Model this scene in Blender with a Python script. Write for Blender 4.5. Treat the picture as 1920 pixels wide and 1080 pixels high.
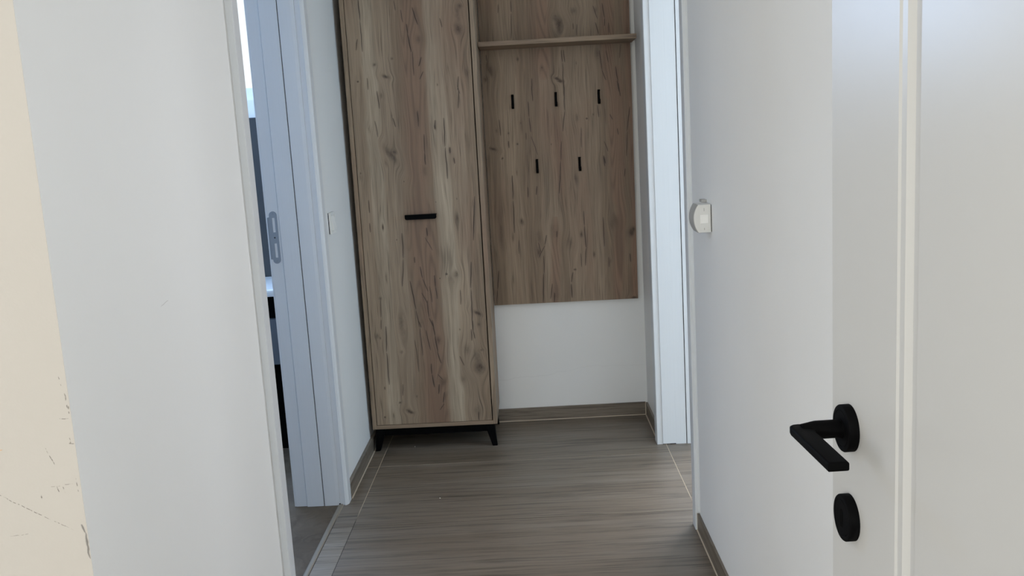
import bpy, bmesh, math, random
from mathutils import Vector, Matrix

for o in list(bpy.data.objects):
    bpy.data.objects.remove(o)
sc = bpy.context.scene
col = sc.collection
random.seed(7)

# ------------------------------------------------------------------ camera, sky, daylight, exposure
CAM_X = Vector((0.9982331, 0.01289092, -0.0580044))
CAM_D = Vector((-0.0551438, -0.16262703, -0.98514548))
CAM_F = Vector((-0.02213251, 0.9866034, -0.16162883))
cd = bpy.data.cameras.new('camera')
cd.sensor_width = 36.0
cd.lens = 1724.82 / 1920 * 36.0
cd.clip_start = 0.02
cam = bpy.data.objects.new('camera', cd)
col.objects.link(cam)
cam.matrix_world = Matrix(((CAM_X[0], -CAM_D[0], -CAM_F[0], 0.0),
                           (CAM_X[1], -CAM_D[1], -CAM_F[1], 0.0),
                           (CAM_X[2], -CAM_D[2], -CAM_F[2], 1.3128),
                           (0, 0, 0, 1)))
sc.camera = cam

w = bpy.data.worlds.new('sky')
sc.world = w
w.use_nodes = True
w.node_tree.nodes['Background'].inputs['Color'].default_value = (0.90, 0.96, 1.0, 1)
w.node_tree.nodes['Background'].inputs['Strength'].default_value = 1.25


def window_light(name, loc, aim, sx, sy, power, color):
    ld = bpy.data.lights.new(name, 'AREA')
    ld.shape = 'RECTANGLE'
    ld.size, ld.size_y = sx, sy
    ld.energy = power
    ld.color = color
    o = bpy.data.objects.new(name, ld)
    col.objects.link(o)
    o.location = loc
    o.rotation_euler = Vector(aim).to_track_quat('-Z', 'Y').to_euler()
    return o


# daylight at windows round the hallway, some of these lamps added unseen to brighten walls
window_light('living_room_daylight', (-1.3, -3.86, 1.55), (0, 1, 0), 2.9, 1.5, 50, (0.97, 1.0, 0.92))
window_light('added_left_fill', (-3.12, -1.6, 1.45), (1, 0, 0), 1.9, 1.6, 59, (1.0, 0.955, 0.90))  # added unseen lamp, brightens the right wall and the open door
window_light('added_right_fill', (0.98, -1.5, 1.2), (-1, 0, 0), 2.0, 2.1, 79, (0.92, 0.97, 1.0))  # added unseen lamp beside the camera, brightens the left wall
window_light('right_room_daylight', (3.5, 2.45, 1.45), (-1, 0, 0), 1.1, 1.7, 24, (0.20, 0.60, 1.0))
window_light('added_far_fill', (2.2, 4.85, 1.45), (0, -1, 0), 1.6, 1.6, 102, (0.92, 0.95, 1.0))  # added unseen lamp, reaches the left wall through the right doorway
window_light('bathroom_daylight', (-1.55, 4.28, 1.95), (0, -1, 0), 1.1, 0.7, 58, (0.43, 0.64, 1.0))

vs = sc.view_settings
vs.view_transform = 'Standard'
vs.look = 'None'
vs.gamma = 1.0
vs.use_curve_mapping = False
vs.exposure = 0.0
sc.cycles.max_bounces = 12
sc.cycles.diffuse_bounces = 8
sc.cycles.use_denoising = True


# ------------------------------------------------------------------ node helpers
class NB:
    def __init__(self, name):
        self.m = bpy.data.materials.new(name)
        self.m.use_nodes = True
        self.t = self.m.node_tree
        self.b = self.t.nodes['Principled BSDF']

    def n(self, kind, **props):
        nd = self.t.nodes.new(kind)
        for k, v in props.items():
            setattr(nd, k, v)
        return nd

    def put(self, sock, v):
        if hasattr(v, 'is_linked') or isinstance(v, bpy.types.NodeSocket):
            self.t.links.new(v, sock)
        else:
            sock.default_value = v

    def math(self, op, a, b=None, c=None, clamp=False):
        nd = self.n('ShaderNodeMath', operation=op, use_clamp=clamp)
        self.put(nd.inputs[0], a)
        if b is not None:
            self.put(nd.inputs[1], b)
        if c is not None:
            self.put(nd.inputs[2], c)
        return nd.outputs[0]

    def vec(self, x=0.0, y=0.0, z=0.0):
        nd = self.n('ShaderNodeCombineXYZ')
        for i, v in enumerate((x, y, z)):
            self.put(nd.inputs[i], v)
        return nd.outputs[0]

    def noise(self, v, scale=1.0, detail=2.0, rough=0.5):
        nd = self.n('ShaderNodeTexNoise')
        self.put(nd.inputs['Vector'], v)
        nd.inputs['Scale'].default_value = scale
        nd.inputs['Detail'].default_value = detail
        nd.inputs['Roughness'].default_value = rough
        return nd.outputs[0]

    def mix(self, fac, a, b, mode='MIX'):
        nd = self.n('ShaderNodeMix', data_type='RGBA', blend_type=mode)
        self.put(nd.inputs[0], fac)
        for s, v in ((nd.inputs[6], a), (nd.inputs[7], b)):
            if isinstance(v, tuple):
                v = (v[0], v[1], v[2], 1.0)
            self.put(s, v)
        return nd.outputs[2]

    def scale_col(self, c, f):
        nd = self.n('ShaderNodeVectorMath', operation='SCALE')
        self.put(nd.inputs[0], c)
        self.put(nd.inputs['Scale'], f)
        return nd.outputs[0]

    def ramp(self, fac, stops, interp='LINEAR'):
        nd = self.n('ShaderNodeValToRGB')
        nd.color_ramp.interpolation = interp
        el = nd.color_ramp.elements
        while len(el) < len(stops):
            el.new(0.5)
        for e, (p, c) in zip(el, stops):
            e.position = p
            e.color = (c[0], c[1], c[2], 1.0)
        self.put(nd.inputs[0], fac)
        return nd.outputs[0]

    def bump(self, h, strength=0.2, dist=0.001):
        nd = self.n('ShaderNodeBump')
        nd.inputs['Strength'].default_value = strength
        nd.inputs['Distance'].default_value = dist
        self.put(nd.inputs['Height'], h)
        self.t.links.new(nd.outputs[0], self.b.inputs['Normal'])

    def finish(self, color, rough=0.5, spec=0.5, metal=0.0):
        if isinstance(color, tuple):
            color = (color[0], color[1], color[2], 1.0)
        self.put(self.b.inputs['Base Color'], color)
        self.put(self.b.inputs['Roughness'], rough)
        self.b.inputs['Specular IOR Level'].default_value = spec
        self.b.inputs['Metallic'].default_value = metal
        return self.m

    def xyz(self, world=True, offset=None):
        if world:
            p = self.n('ShaderNodeNewGeometry').outputs['Position']
        else:
            p = self.n('ShaderNodeTexCoord').outputs['Object']
        if offset is not None:
            a = self.n('ShaderNodeVectorMath', operation='ADD')
            self.t.links.new(p, a.inputs[0])
            a.inputs[1].default_value = offset
            p = a.outputs[0]
        s = self.n('ShaderNodeSeparateXYZ')
        self.t.links.new(p, s.inputs[0])
        return s.outputs[0], s.outputs[1], s.outputs[2]


def grp_math(g, op, a, b=None, c=None, clamp=False):
    nd = g.nodes.new('ShaderNodeMath')
    nd.operation = op
    nd.use_clamp = clamp
    for i, v in enumerate((a, b, c)):
        if v is None:
            continue
        if isinstance(v, bpy.types.NodeSocket):
            g.links.new(v, nd.inputs[i])
        else:
            nd.inputs[i].default_value = v
    return nd.outputs[0]


def new_group(name, ins, outs):
    g = bpy.data.node_groups.new(name, 'ShaderNodeTree')
    for i in ins:
        g.interface.new_socket(i, in_out='INPUT', socket_type='NodeSocketFloat')
    for o in outs:
        g.interface.new_socket(o, in_out='OUTPUT', socket_type='NodeSocketFloat')
    gi = g.nodes.new('NodeGroupInput')
    go = g.nodes.new('NodeGroupOutput')
    return g, gi, go


# a crack or scratch: a thin tapering line from (u0, v0) to (u1, v1), in metres of the surface it is on
CRACK, gi, go = new_group('crack', ['u', 'v', 'wig', 'u0', 'v0', 'du', 'dv', 'w'], ['dark', 'soft'])
t_ = grp_math(CRACK, 'DIVIDE', grp_math(CRACK, 'SUBTRACT', gi.outputs['v'], gi.outputs['v0']), gi.outputs['dv'])
line = grp_math(CRACK, 'ADD', grp_math(CRACK, 'MULTIPLY_ADD', t_, gi.outputs['du'], gi.outputs['u0']), gi.outputs['wig'])
d_ = grp_math(CRACK, 'ABSOLUTE', grp_math(CRACK, 'SUBTRACT', gi.outputs['u'], line))
tp = grp_math(CRACK, 'MULTIPLY', grp_math(CRACK, 'MULTIPLY', t_, 4.0), grp_math(CRACK, 'SUBTRACT', 1.0, t_))
tp = grp_math(CRACK, 'POWER', grp_math(CRACK, 'MAXIMUM', tp, 0.0), 0.22)
wd = grp_math(CRACK, 'MULTIPLY', tp, gi.outputs['w'])
e_ = grp_math(CRACK, 'DIVIDE', grp_math(CRACK, 'SUBTRACT', wd, d_), grp_math(CRACK, 'MULTIPLY', gi.outputs['w'], 0.8), clamp=True)
CRACK.links.new(e_, go.inputs['dark'])
s_ = grp_math(CRACK, 'DIVIDE', grp_math(CRACK, 'SUBTRACT', grp_math(CRACK, 'MULTIPLY', wd, 4.0), d_), grp_math(CRACK, 'MULTIPLY', gi.outputs['w'], 3.2), clamp=True)
CRACK.links.new(s_, go.inputs['soft'])

# a knot: dark elliptical core, and the push it gives to the grain lines that flow round it
KNOT, gi, go = new_group('knot', ['u', 'v', 'u0', 'v0', 'iru', 'irv', 'ca', 'sa', 's'], ['dark', 'push'])
dx = grp_math(KNOT, 'SUBTRACT', gi.outputs['u'], gi.outputs['u0'])
dz = grp_math(KNOT, 'SUBTRACT', gi.outputs['v'], gi.outputs['v0'])
xr = grp_math(KNOT, 'MULTIPLY', grp_math(KNOT, 'ADD', grp_math(KNOT, 'MULTIPLY', dx, gi.outputs['ca']), grp_math(KNOT, 'MULTIPLY', dz, gi.outputs['sa'])), gi.outputs['iru'])
zr = grp_math(KNOT, 'MULTIPLY', grp_math(KNOT, 'SUBTRACT', grp_math(KNOT, 'MULTIPLY', dz, gi.outputs['ca']), grp_math(KNOT, 'MULTIPLY', dx, gi.outputs['sa'])), gi.outputs['irv'])
q_ = grp_math(KNOT, 'ADD', grp_math(KNOT, 'MULTIPLY', xr, xr), grp_math(KNOT, 'MULTIPLY', zr, zr))
KNOT.links.new(grp_math(KNOT, 'MULTIPLY', grp_math(KNOT, 'EXPONENT', grp_math(KNOT, 'MULTIPLY', q_, -1.3)), gi.outputs['s']), go.inputs['dark'])
KNOT.links.new(grp_math(KNOT, 'MULTIPLY', grp_math(KNOT, 'MULTIPLY', dx, 0.75), grp_math(KNOT, 'EXPONENT', grp_math(KNOT, 'MULTIPLY', q_, -0.22))), go.inputs['push'])


def add_cracks(b, u, v, wig, cracks, soft=False):
    tot = sft = None
    for (u0, v0, u1, v1, wmm) in cracks:
        nd = b.n('ShaderNodeGroup', node_tree=CRACK)
        b.put(nd.inputs['u'], u)
        b.put(nd.inputs['v'], v)
        b.put(nd.inputs['wig'], wig)
        for k, x in (('u0', u0), ('v0', v0), ('du', u1 - u0), ('dv', v1 - v0), ('w', wmm * 0.00115)):
            nd.inputs[k].default_value = x
        tot = nd.outputs[0] if tot is None else b.math('MAXIMUM', tot, nd.outputs[0])
        if soft:
            sft = nd.outputs[1] if sft is None else b.math('MAXIMUM', sft, nd.outputs[1])
    return (tot, sft) if soft else tot


def add_knots(b, u, v, knots):
    dark = push = None
    for (u0, v0, ru, rv, s, tilt) in knots:
        nd = b.n('ShaderNodeGroup', node_tree=KNOT)
        b.put(nd.inputs['u'], u)
        b.put(nd.inputs['v'], v)
        a = math.radians(tilt)
        for k, x in (('u0', u0), ('v0', v0), ('iru', 1 / ru), ('irv', 1 / rv), ('ca', math.cos(a)), ('sa', math.sin(a)), ('s', s)):
            nd.inputs[k].default_value = x
        dark = nd.outputs[0] if dark is None else b.math('ADD', dark, nd.outputs[0])
        push = nd.outputs[1] if push is None else b.math('ADD', push, nd.outputs[1])
    return dark, push


GREIGE = (0.305, 0.230, 0.163)
DUSK = (0.228, 0.163, 0.111)
ROSE = (0.235, 0.142, 0.096)
PALE = (0.375, 0.300, 0.220)


def oak(name, off, grain, boards=None, cracks=(), knots=(), red=(), seed=0.0, tone=1.0):
    """Rustic oak decor. grain: axis that the grain runs along ('x', 'y' or 'z')."""
    b = NB(name)
    x, y, z = b.xyz(False, off)
    if grain == 'z':
        u, v = x, z
        side = y
    elif grain == 'x':
        u, v = z, x
        side = y
    else:
        u, v = x, y
        side = z
    un = u
    kd = None
    if knots:
        kd, push = add_knots(b, u, v, knots)
        un = b.math('SUBTRACT', u, push)
    un = b.math('MULTIPLY_ADD', side, 0.7, un) if grain != 'z' or not knots else un
    wob = b.noise(b.vec(b.math('MULTIPLY', un, 5.0), b.math('MULTIPLY', v, 1.6), seed), 1.0, 2.0)
    wob = b.math('SUBTRACT', wob, 0.5)
    ug = b.math('MULTIPLY_ADD', wob, 0.05, un)
    if boards:
        lo, hi = boards[0][0], boards[-1][0]
        fac = b.math('DIVIDE', b.math('SUBTRACT', b.math('MULTIPLY_ADD', wob, 0.03, un), lo), hi - lo, clamp=True)
        stops = []
        for i, (p, c) in enumerate(boards[:-1]):
            p0 = (p - lo) / (hi - lo)
            p1 = (boards[i + 1][0] - lo) / (hi - lo)
            stops += [(p0 + 0.012, c), (p1 - 0.012, c)]
        base = b.ramp(fac, stops)
    else:
        base = b.mix(b.math('MULTIPLY_ADD', wob, 2.2, 0.45, clamp=True), GREIGE, DUSK)
    # slow change of tone along each board
    tone_n = b.noise(b.vec(b.math('MULTIPLY', un, 11.0), b.math('MULTIPLY', v, 2.1), seed + 3.1), 1.0, 3.0, 0.55)
    base = b.mix(b.math('MULTIPLY_ADD', tone_n, 2.4, -0.75, clamp=True), b.scale_col(base, 1.13), b.mix(0.6, base, DUSK))
    rn = b.noise(b.vec(b.math('MULTIPLY', un, 6.0), b.math('MULTIPLY', v, 1.3), seed + 9.7), 1.0, 2.0)
    base = b.mix(b.math('MULTIPLY_ADD', rn, 3.2, -1.65, clamp=True), base, ROSE)
    # growth lines and fine pores
    ring_src = b.noise(b.vec(b.math('MULTIPLY', ug, 9.0), b.math('MULTIPLY', v, 0.9), seed + 5.0), 1.0, 1.0)
    rings = b.math('SINE', b.math('MULTIPLY_ADD', ug, 260.0, b.math('MULTIPLY', ring_src, 75.0)))
    rmask = b.math('MULTIPLY_ADD', b.noise(b.vec(b.math('MULTIPLY', un, 7.0), b.math('MULTIPLY', v, 1.0), seed + 1.0), 1.0, 1.0), 2.4, -0.8, clamp=True)
    fine = b.noise(b.vec(b.math('MULTIPLY', ug, 310.0), b.math('MULTIPLY', v, 6.0), seed), 1.0, 2.0, 0.6)
    mid = b.noise(b.vec(b.math('MULTIPLY', ug, 95.0), b.math('MULTIPLY', v, 2.2), seed + 2.0), 1.0, 3.0, 0.6)
    f = b.math('MULTIPLY_ADD', b.math('MULTIPLY', rings, rmask), 0.055, 1.0)
    f = b.math('MULTIPLY', f, b.math('MULTIPLY_ADD', fine, 0.50, 0.75))
    f = b.math('MULTIPLY', f, b.math('MULTIPLY_ADD', mid, 0.90, 0.56))
    pore = b.noise(b.vec(b.math('MULTIPLY', ug, 170.0), b.math('MULTIPLY', v, 5.5), seed + 7.0), 1.0, 1.0)
    f = b.math('MULTIPLY', f, b.math('SUBTRACT', 1.0, b.math('MULTIPLY', b.math('MULTIPLY_ADD', pore, 8.0, -4.8, clamp=True), 0.34)))
    # hairline splits that follow the grain
    rid = b.noise(b.vec(b.math('MULTIPLY', ug, 34.0), b.math('MULTIPLY', v, 1.25), seed + 11.0), 1.0, 2.0)
    rid = b.math('SUBTRACT', 1.0, b.math('MULTIPLY', b.math('ABSOLUTE', b.math('SUBTRACT', rid, 0.5)), 42.0), clamp=True)
    rm2 = b.noise(b.vec(b.math('MULTIPLY', un, 16.0), b.math('MULTIPLY', v, 3.2), seed + 12.0), 1.0, 2.0)
    rid = b.math('MULTIPLY', rid, b.math('MULTIPLY_ADD', rm2, 7.0, -3.6, clamp=True))
    f = b.math('MULTIPLY', f, b.math('SUBTRACT', 1.0, b.math('MULTIPLY', rid, 0.42)))
    f = b.math('MULTIPLY', f, tone)
    c = b.scale_col(base, f)
    if red:
        m = add_cracks(b, u, v, b.math('MULTIPLY', wob, 0.02), red)
        cath = b.math('SINE', b.math('MULTIPLY_ADD', ug, 210.0, b.math('MULTIPLY', ring_src, 130.0)))
        cath = b.math('MULTIPLY_ADD', b.math('POWER', b.math('MULTIPLY_ADD', cath, 0.5, 0.5), 2.5), -0.30, 1.06)
        c = b.mix(b.math('MULTIPLY', b.math('MULTIPLY', m, 1.4, clamp=True), 0.85), c, b.scale_col(b.mix(0.75, c, ROSE), cath))
    if kd is not None:
        kn = b.noise(b.vec(b.math('MULTIPLY', u, 90.0), b.math('MULTIPLY', v, 45.0), seed + 4.0), 1.0, 3.0, 0.65)
        kf = b.math('MULTIPLY', kd, b.math('MULTIPLY_ADD', kn, 2.0, 0.0), clamp=True)
        c = b.mix(b.math('MULTIPLY', kf, 0.88), c, (0.062, 0.042, 0.030))
    if cracks:
        wig = b.math('MULTIPLY', b.math('SUBTRACT', b.noise(b.vec(seed, b.math('MULTIPLY', v, 13.0), b.math('MULTIPLY', u, 6.0)), 1.0, 2.0), 0.5), 0.008)
        ck, soft = add_cracks(b, u, v, wig, cracks, True)
        c = b.mix(b.math('MULTIPLY', soft, 0.30), c, (0.16, 0.11, 0.085))
        c = b.mix(b.math('MULTIPLY', ck, 0.92), c, (0.034, 0.022, 0.016))
    b.bump(fine, 0.12, 0.0006)
    return b.finish(c, b.math('MULTIPLY_ADD', fine, 0.15, 0.50), 0.35)


def oak_bands(name, off, boards, cracks, knots, red, seed, tone, cuts):
    """The same decor as one material per height band, each holding only the cracks and knots that reach it."""
    out = []
    for lo, hi in zip(cuts, cuts[1:]):
        ck = [c for c in cracks if max(c[1], c[3]) > lo - 0.03 and min(c[1], c[3]) < hi + 0.03]
        kn = [k for k in knots if lo - 5 * k[3] < k[1] < hi + 5 * k[3]]
        rd = [c for c in red if max(c[1], c[3]) > lo and min(c[1], c[3]) < hi]
        out.append(oak(name, off, 'z', boards, ck, kn, rd, seed, tone))
    return out


def paint(name, c, rough=0.6, marks=None, spec=0.3, grain=0.15):
    b = NB(name)
    x, y, z = b.xyz()
    n1 = b.noise(b.vec(x, y, z), 3.0, 3.0)
    n2 = b.noise(b.vec(x, y, z), 240.0, 2.0)
    cc = b.scale_col(b.mix(0.0, c, c), b.math('MULTIPLY_ADD', n1, 0.05, 0.975))
    if marks is not None:
        cc = marks(b, x, y, z, cc)
    b.bump(n2, grain, 0.0008)
    return b.finish(cc, rough, spec)

# cracks (u0, v0, u1, v1, width in mm) and knots (u, v, radius u, radius v, strength, tilt) of the two oak fronts
DOOR_CRACKS = [(-0.645,1.89,-0.642,1.807,2.2), (-0.643,1.812,-0.643,1.686,2), (-0.431,1.85,-0.412,1.78,2.5), (-0.457,1.787,-0.455,1.745,2.5),
    (-0.456,1.75,-0.445,1.675,3), (-0.262,1.57,-0.268,1.514,2), (-0.263,1.514,-0.269,1.441,2), (-0.596,1.529,-0.592,1.457,2.2),
    (-0.438,1.439,-0.437,1.376,1.6), (-0.66,1.739,-0.668,1.693,2), (-0.502,1.882,-0.498,1.84,1.5), (-0.477,1.843,-0.471,1.792,1.5),
    (-0.406,1.654,-0.418,1.617,2.5), (-0.403,1.597,-0.417,1.565,2), (-0.633,1.583,-0.632,1.535,1.5), (-0.44,1.679,-0.441,1.581,1.8),
    (-0.322,1.802,-0.315,1.765,1.5), (-0.269,1.533,-0.259,1.499,1.5), (-0.417,1.346,-0.418,1.265,2.2), (-0.419,1.27,-0.419,1.221,2.8),
    (-0.331,1.408,-0.334,1.289,2.6), (-0.332,1.289,-0.332,1.158,2.6), (-0.539,1.418,-0.53,1.38,2), (-0.665,1.089,-0.664,1.034,2),
    (-0.224,1.083,-0.238,0.921,2.2), (-0.367,1.401,-0.371,1.363,2.5), (-0.314,1.288,-0.313,1.263,2.5), (-0.435,1.443,-0.436,1.396,1.5),
    (-0.613,1.411,-0.606,1.343,1.5), (-0.3,1.243,-0.298,1.219,2), (-0.536,0.945,-0.538,0.836,2.6), (-0.538,0.836,-0.55,0.718,2.4),
    (-0.516,0.742,-0.5,0.615,3), (-0.5,0.615,-0.491,0.54,2), (-0.413,0.759,-0.411,0.708,2.6), (-0.411,0.713,-0.407,0.657,2),
    (-0.433,0.962,-0.431,0.926,3), (-0.491,0.842,-0.491,0.815,2), (-0.471,0.8,-0.463,0.748,2.2), (-0.463,0.748,-0.444,0.692,2),
    (-0.449,0.655,-0.447,0.58,2.5), (-0.447,0.58,-0.429,0.532,2.6), (-0.436,0.714,-0.429,0.644,1.8), (-0.232,1.01,-0.241,0.897,2.2),
    (-0.254,0.81,-0.262,0.695,2.8), (-0.262,0.695,-0.265,0.513,2.6), (-0.472,0.688,-0.448,0.64,2), (-0.668,0.994,-0.669,0.953,1.6),
    (-0.646,0.675,-0.651,0.591,1.5), (-0.442,0.922,-0.414,0.865,1.5), (-0.307,0.693,-0.309,0.628,1.6), (-0.633,0.552,-0.638,0.438,2.6),
    (-0.638,0.438,-0.637,0.294,2.8), (-0.435,0.569,-0.426,0.498,3), (-0.426,0.502,-0.421,0.426,3), (-0.423,0.431,-0.409,0.378,2.6),
    (-0.452,0.38,-0.452,0.332,2.6), (-0.451,0.332,-0.444,0.274,3), (-0.463,0.528,-0.451,0.437,2), (-0.427,0.331,-0.406,0.306,2),
    (-0.423,0.288,-0.428,0.244,3), (-0.402,0.253,-0.412,0.205,2.4), (-0.271,0.522,-0.271,0.47,2.2), (-0.262,0.559,-0.264,0.507,2.2),
    (-0.26,0.158,-0.262,0.119,2.6), (-0.263,0.512,-0.258,0.479,2), (-0.327,0.407,-0.311,0.363,1.8), (-0.651,0.581,-0.654,0.538,1.4),
    (-0.514,0.488,-0.506,0.345,1.6), (-0.488,0.534,-0.485,0.415,1.6), (-0.579,0.296,-0.582,0.243,1.5), (-0.408,0.2,-0.428,0.172,2),
    (-0.495,0.572,-0.483,0.538,2)]
DOOR_KNOTS = [(-0.671,1.57,0.0043,0.0038,1.1,0), (-0.556,1.584,0.0145,0.0072,1.2,-20), (-0.598,1.633,0.0077,0.0067,0.8,30),
    (-0.526,1.654,0.0057,0.0057,0.6,20), (-0.25,1.756,0.0191,0.0263,0.8,15), (-0.238,1.845,0.0118,0.0104,0.6,0), (-0.249,1.812,0.0142,0.0331,0.5,5),
    (-0.579,1.509,0.0068,0.0121,0.5,0), (-0.348,1.541,0.0034,0.0058,0.6,0), (-0.225,1.584,0.0087,0.0193,0.4,0), (-0.413,1.724,0.0143,0.0191,0.5,0),
    (-0.558,1.268,0.0137,0.044,0.75,35), (-0.542,1.279,0.0088,0.0108,0.8,30), (-0.58,1.235,0.0088,0.0196,0.4,10), (-0.689,1.2,0.0034,0.0049,0.8,0),
    (-0.692,1.183,0.0098,0.0123,0.35,0), (-0.369,1.372,0.0048,0.0125,0.9,5), (-0.315,1.273,0.0058,0.0169,0.7,0), (-0.3,1.238,0.0069,0.0222,0.4,0),
    (-0.512,1.157,0.0019,0.0029,1.1,0), (-0.298,1.075,0.0024,0.0043,0.8,0), (-0.386,1.066,0.002,0.0025,1,0), (-0.64,1.379,0.0078,0.0244,0.4,0),
    (-0.302,1.004,0.0069,0.0246,0.4,0), (-0.423,1.197,0.0107,0.0292,0.4,0), (-0.614,0.972,0.004,0.014,0.7,0), (-0.56,0.917,0.0031,0.0031,0.8,0),
    (-0.361,0.762,0.005,0.005,1.1,0), (-0.39,0.745,0.0023,0.0028,1.2,0), (-0.319,0.759,0.01,0.0173,0.7,0), (-0.241,0.589,0.0183,0.0073,1.2,-30),
    (-0.237,0.54,0.0064,0.0082,0.6,0), (-0.614,0.975,0.0041,0.0159,0.6,0), (-0.616,0.757,0.0046,0.0276,0.6,0), (-0.648,0.673,0.0074,0.0065,0.5,0),
    (-0.303,0.994,0.0045,0.0135,0.5,0), (-0.34,0.741,0.0182,0.0273,0.35,0), (-0.412,0.757,0.0023,0.0023,1.2,0), (-0.568,0.568,0.0115,0.0414,0.4,0),
    (-0.553,0.169,0.0131,0.0075,1.3,-20), (-0.567,0.179,0.0113,0.0094,0.6,0), (-0.597,0.214,0.0066,0.0047,0.9,30), (-0.667,0.152,0.0042,0.0042,1.1,0),
    (-0.658,0.281,0.0033,0.0075,0.9,0), (-0.673,0.511,0.0092,0.0129,0.6,0), (-0.66,0.501,0.0037,0.0056,0.6,0), (-0.244,0.35,0.0255,0.0232,0.85,10),
    (-0.251,0.393,0.0185,0.0416,0.5,5), (-0.295,0.434,0.0162,0.0231,0.45,0), (-0.233,0.428,0.0101,0.0055,0.5,0), (-0.413,0.48,0.0129,0.0207,0.55,0),
    (-0.523,0.238,0.0042,0.0065,0.6,0), (-0.574,0.437,0.0074,0.0083,0.5,0), (-0.32,0.522,0.0033,0.0052,0.7,0), (-0.411,0.301,0.013,0.0186,0.5,0),
    (-0.265,0.163,0.0187,0.0234,0.4,0), (-0.317,0.306,0.0111,0.0185,0.35,0), (-0.629,0.158,0.0038,0.0142,0.6,0), (-0.558,0.528,0.0138,0.0644,0.3,0)]
PANEL_CRACKS = [(-0.032,1.898,-0.032,1.846,2), (-0.033,1.843,-0.038,1.734,1.6), (-0.087,1.883,-0.091,1.846,1.4), (0.178,1.676,0.181,1.623,2),
    (0.187,1.676,0.191,1.622,2), (0.181,1.623,0.179,1.478,2.4), (0.042,1.562,0.041,1.486,2.4), (0.361,1.864,0.372,1.8,2.6), (0.372,1.8,0.369,1.766,2),
    (0.331,1.784,0.341,1.734,2.4), (0.322,1.855,0.341,1.798,2), (0.344,1.666,0.351,1.582,2.6), (0.351,1.582,0.367,1.536,2),
    (0.373,1.664,0.381,1.611,1.8), (0.411,1.594,0.419,1.525,2.6), (0.419,1.525,0.427,1.463,2.6), (0.436,1.687,0.43,1.627,1.5),
    (0.233,1.786,0.234,1.759,1.5), (0.25,1.781,0.246,1.732,1.5), (0.387,1.78,0.387,1.735,2), (-0.152,1.673,-0.15,1.646,1.5),
    (0.183,1.546,0.18,1.413,2.2), (0.18,1.413,0.169,1.324,2.2), (0.04,1.531,0.042,1.462,2.2), (0.021,1.463,0.023,1.394,2.2),
    (0.023,1.394,0.027,1.328,2.2), (-0.111,1.391,-0.107,1.319,2.2), (0.161,1.283,0.154,1.196,2), (0.154,1.196,0.146,1.105,2.4),
    (0.327,1.433,0.33,1.378,2), (0.415,1.533,0.421,1.484,2.6), (0.346,1.21,0.353,1.173,3), (0.379,1.389,0.389,1.364,2), (-0.065,1.143,-0.066,1.118,2),
    (0.005,1.329,0.005,1.296,1.5), (0.027,1.311,0.052,1.227,1.4), (0.408,1.326,0.414,1.297,2), (0.251,1.339,0.248,1.249,1.5),
    (0.35,1.272,0.365,1.226,1.8), (-0.074,1.296,-0.073,1.264,2), (0.469,1.418,0.451,1.31,2.6), (0.454,1.31,0.447,1.2,2.2),
    (0.346,1.205,0.349,1.161,2.6), (0.438,1.148,0.433,1.111,2), (-0.065,1.142,-0.067,1.033,3), (-0.067,1.033,-0.068,0.883,3),
    (0.148,1.141,0.14,1.05,2.6), (0.248,0.969,0.248,0.9,2), (0.248,0.9,0.251,0.801,3), (0.251,0.801,0.245,0.719,2.4), (0.333,0.936,0.333,0.802,2.4),
    (0.448,0.766,0.452,0.725,2.2), (-0.149,0.717,-0.16,0.629,3), (-0.16,0.629,-0.165,0.561,2.4), (0.058,0.776,0.056,0.694,1.8),
    (0.054,0.694,0.045,0.559,2.8), (-0.189,0.726,-0.184,0.696,3), (0.187,0.693,0.179,0.646,2.4), (0.177,0.64,0.179,0.574,3),
    (0.099,0.603,0.097,0.558,3), (0.075,0.869,0.065,0.823,2.4), (0.123,0.884,0.12,0.855,2.4), (0.043,1.09,0.038,1.05,2.6),
    (0.002,1.087,0.002,1.041,2), (0.036,0.836,0.048,0.789,2), (0.228,0.778,0.227,0.714,1.5), (0.352,0.754,0.351,0.707,1.8),
    (0.067,0.823,0.036,0.766,1.8), (-0.05,0.853,-0.053,0.788,1.4), (0.091,0.645,0.079,0.574,2)]
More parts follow.
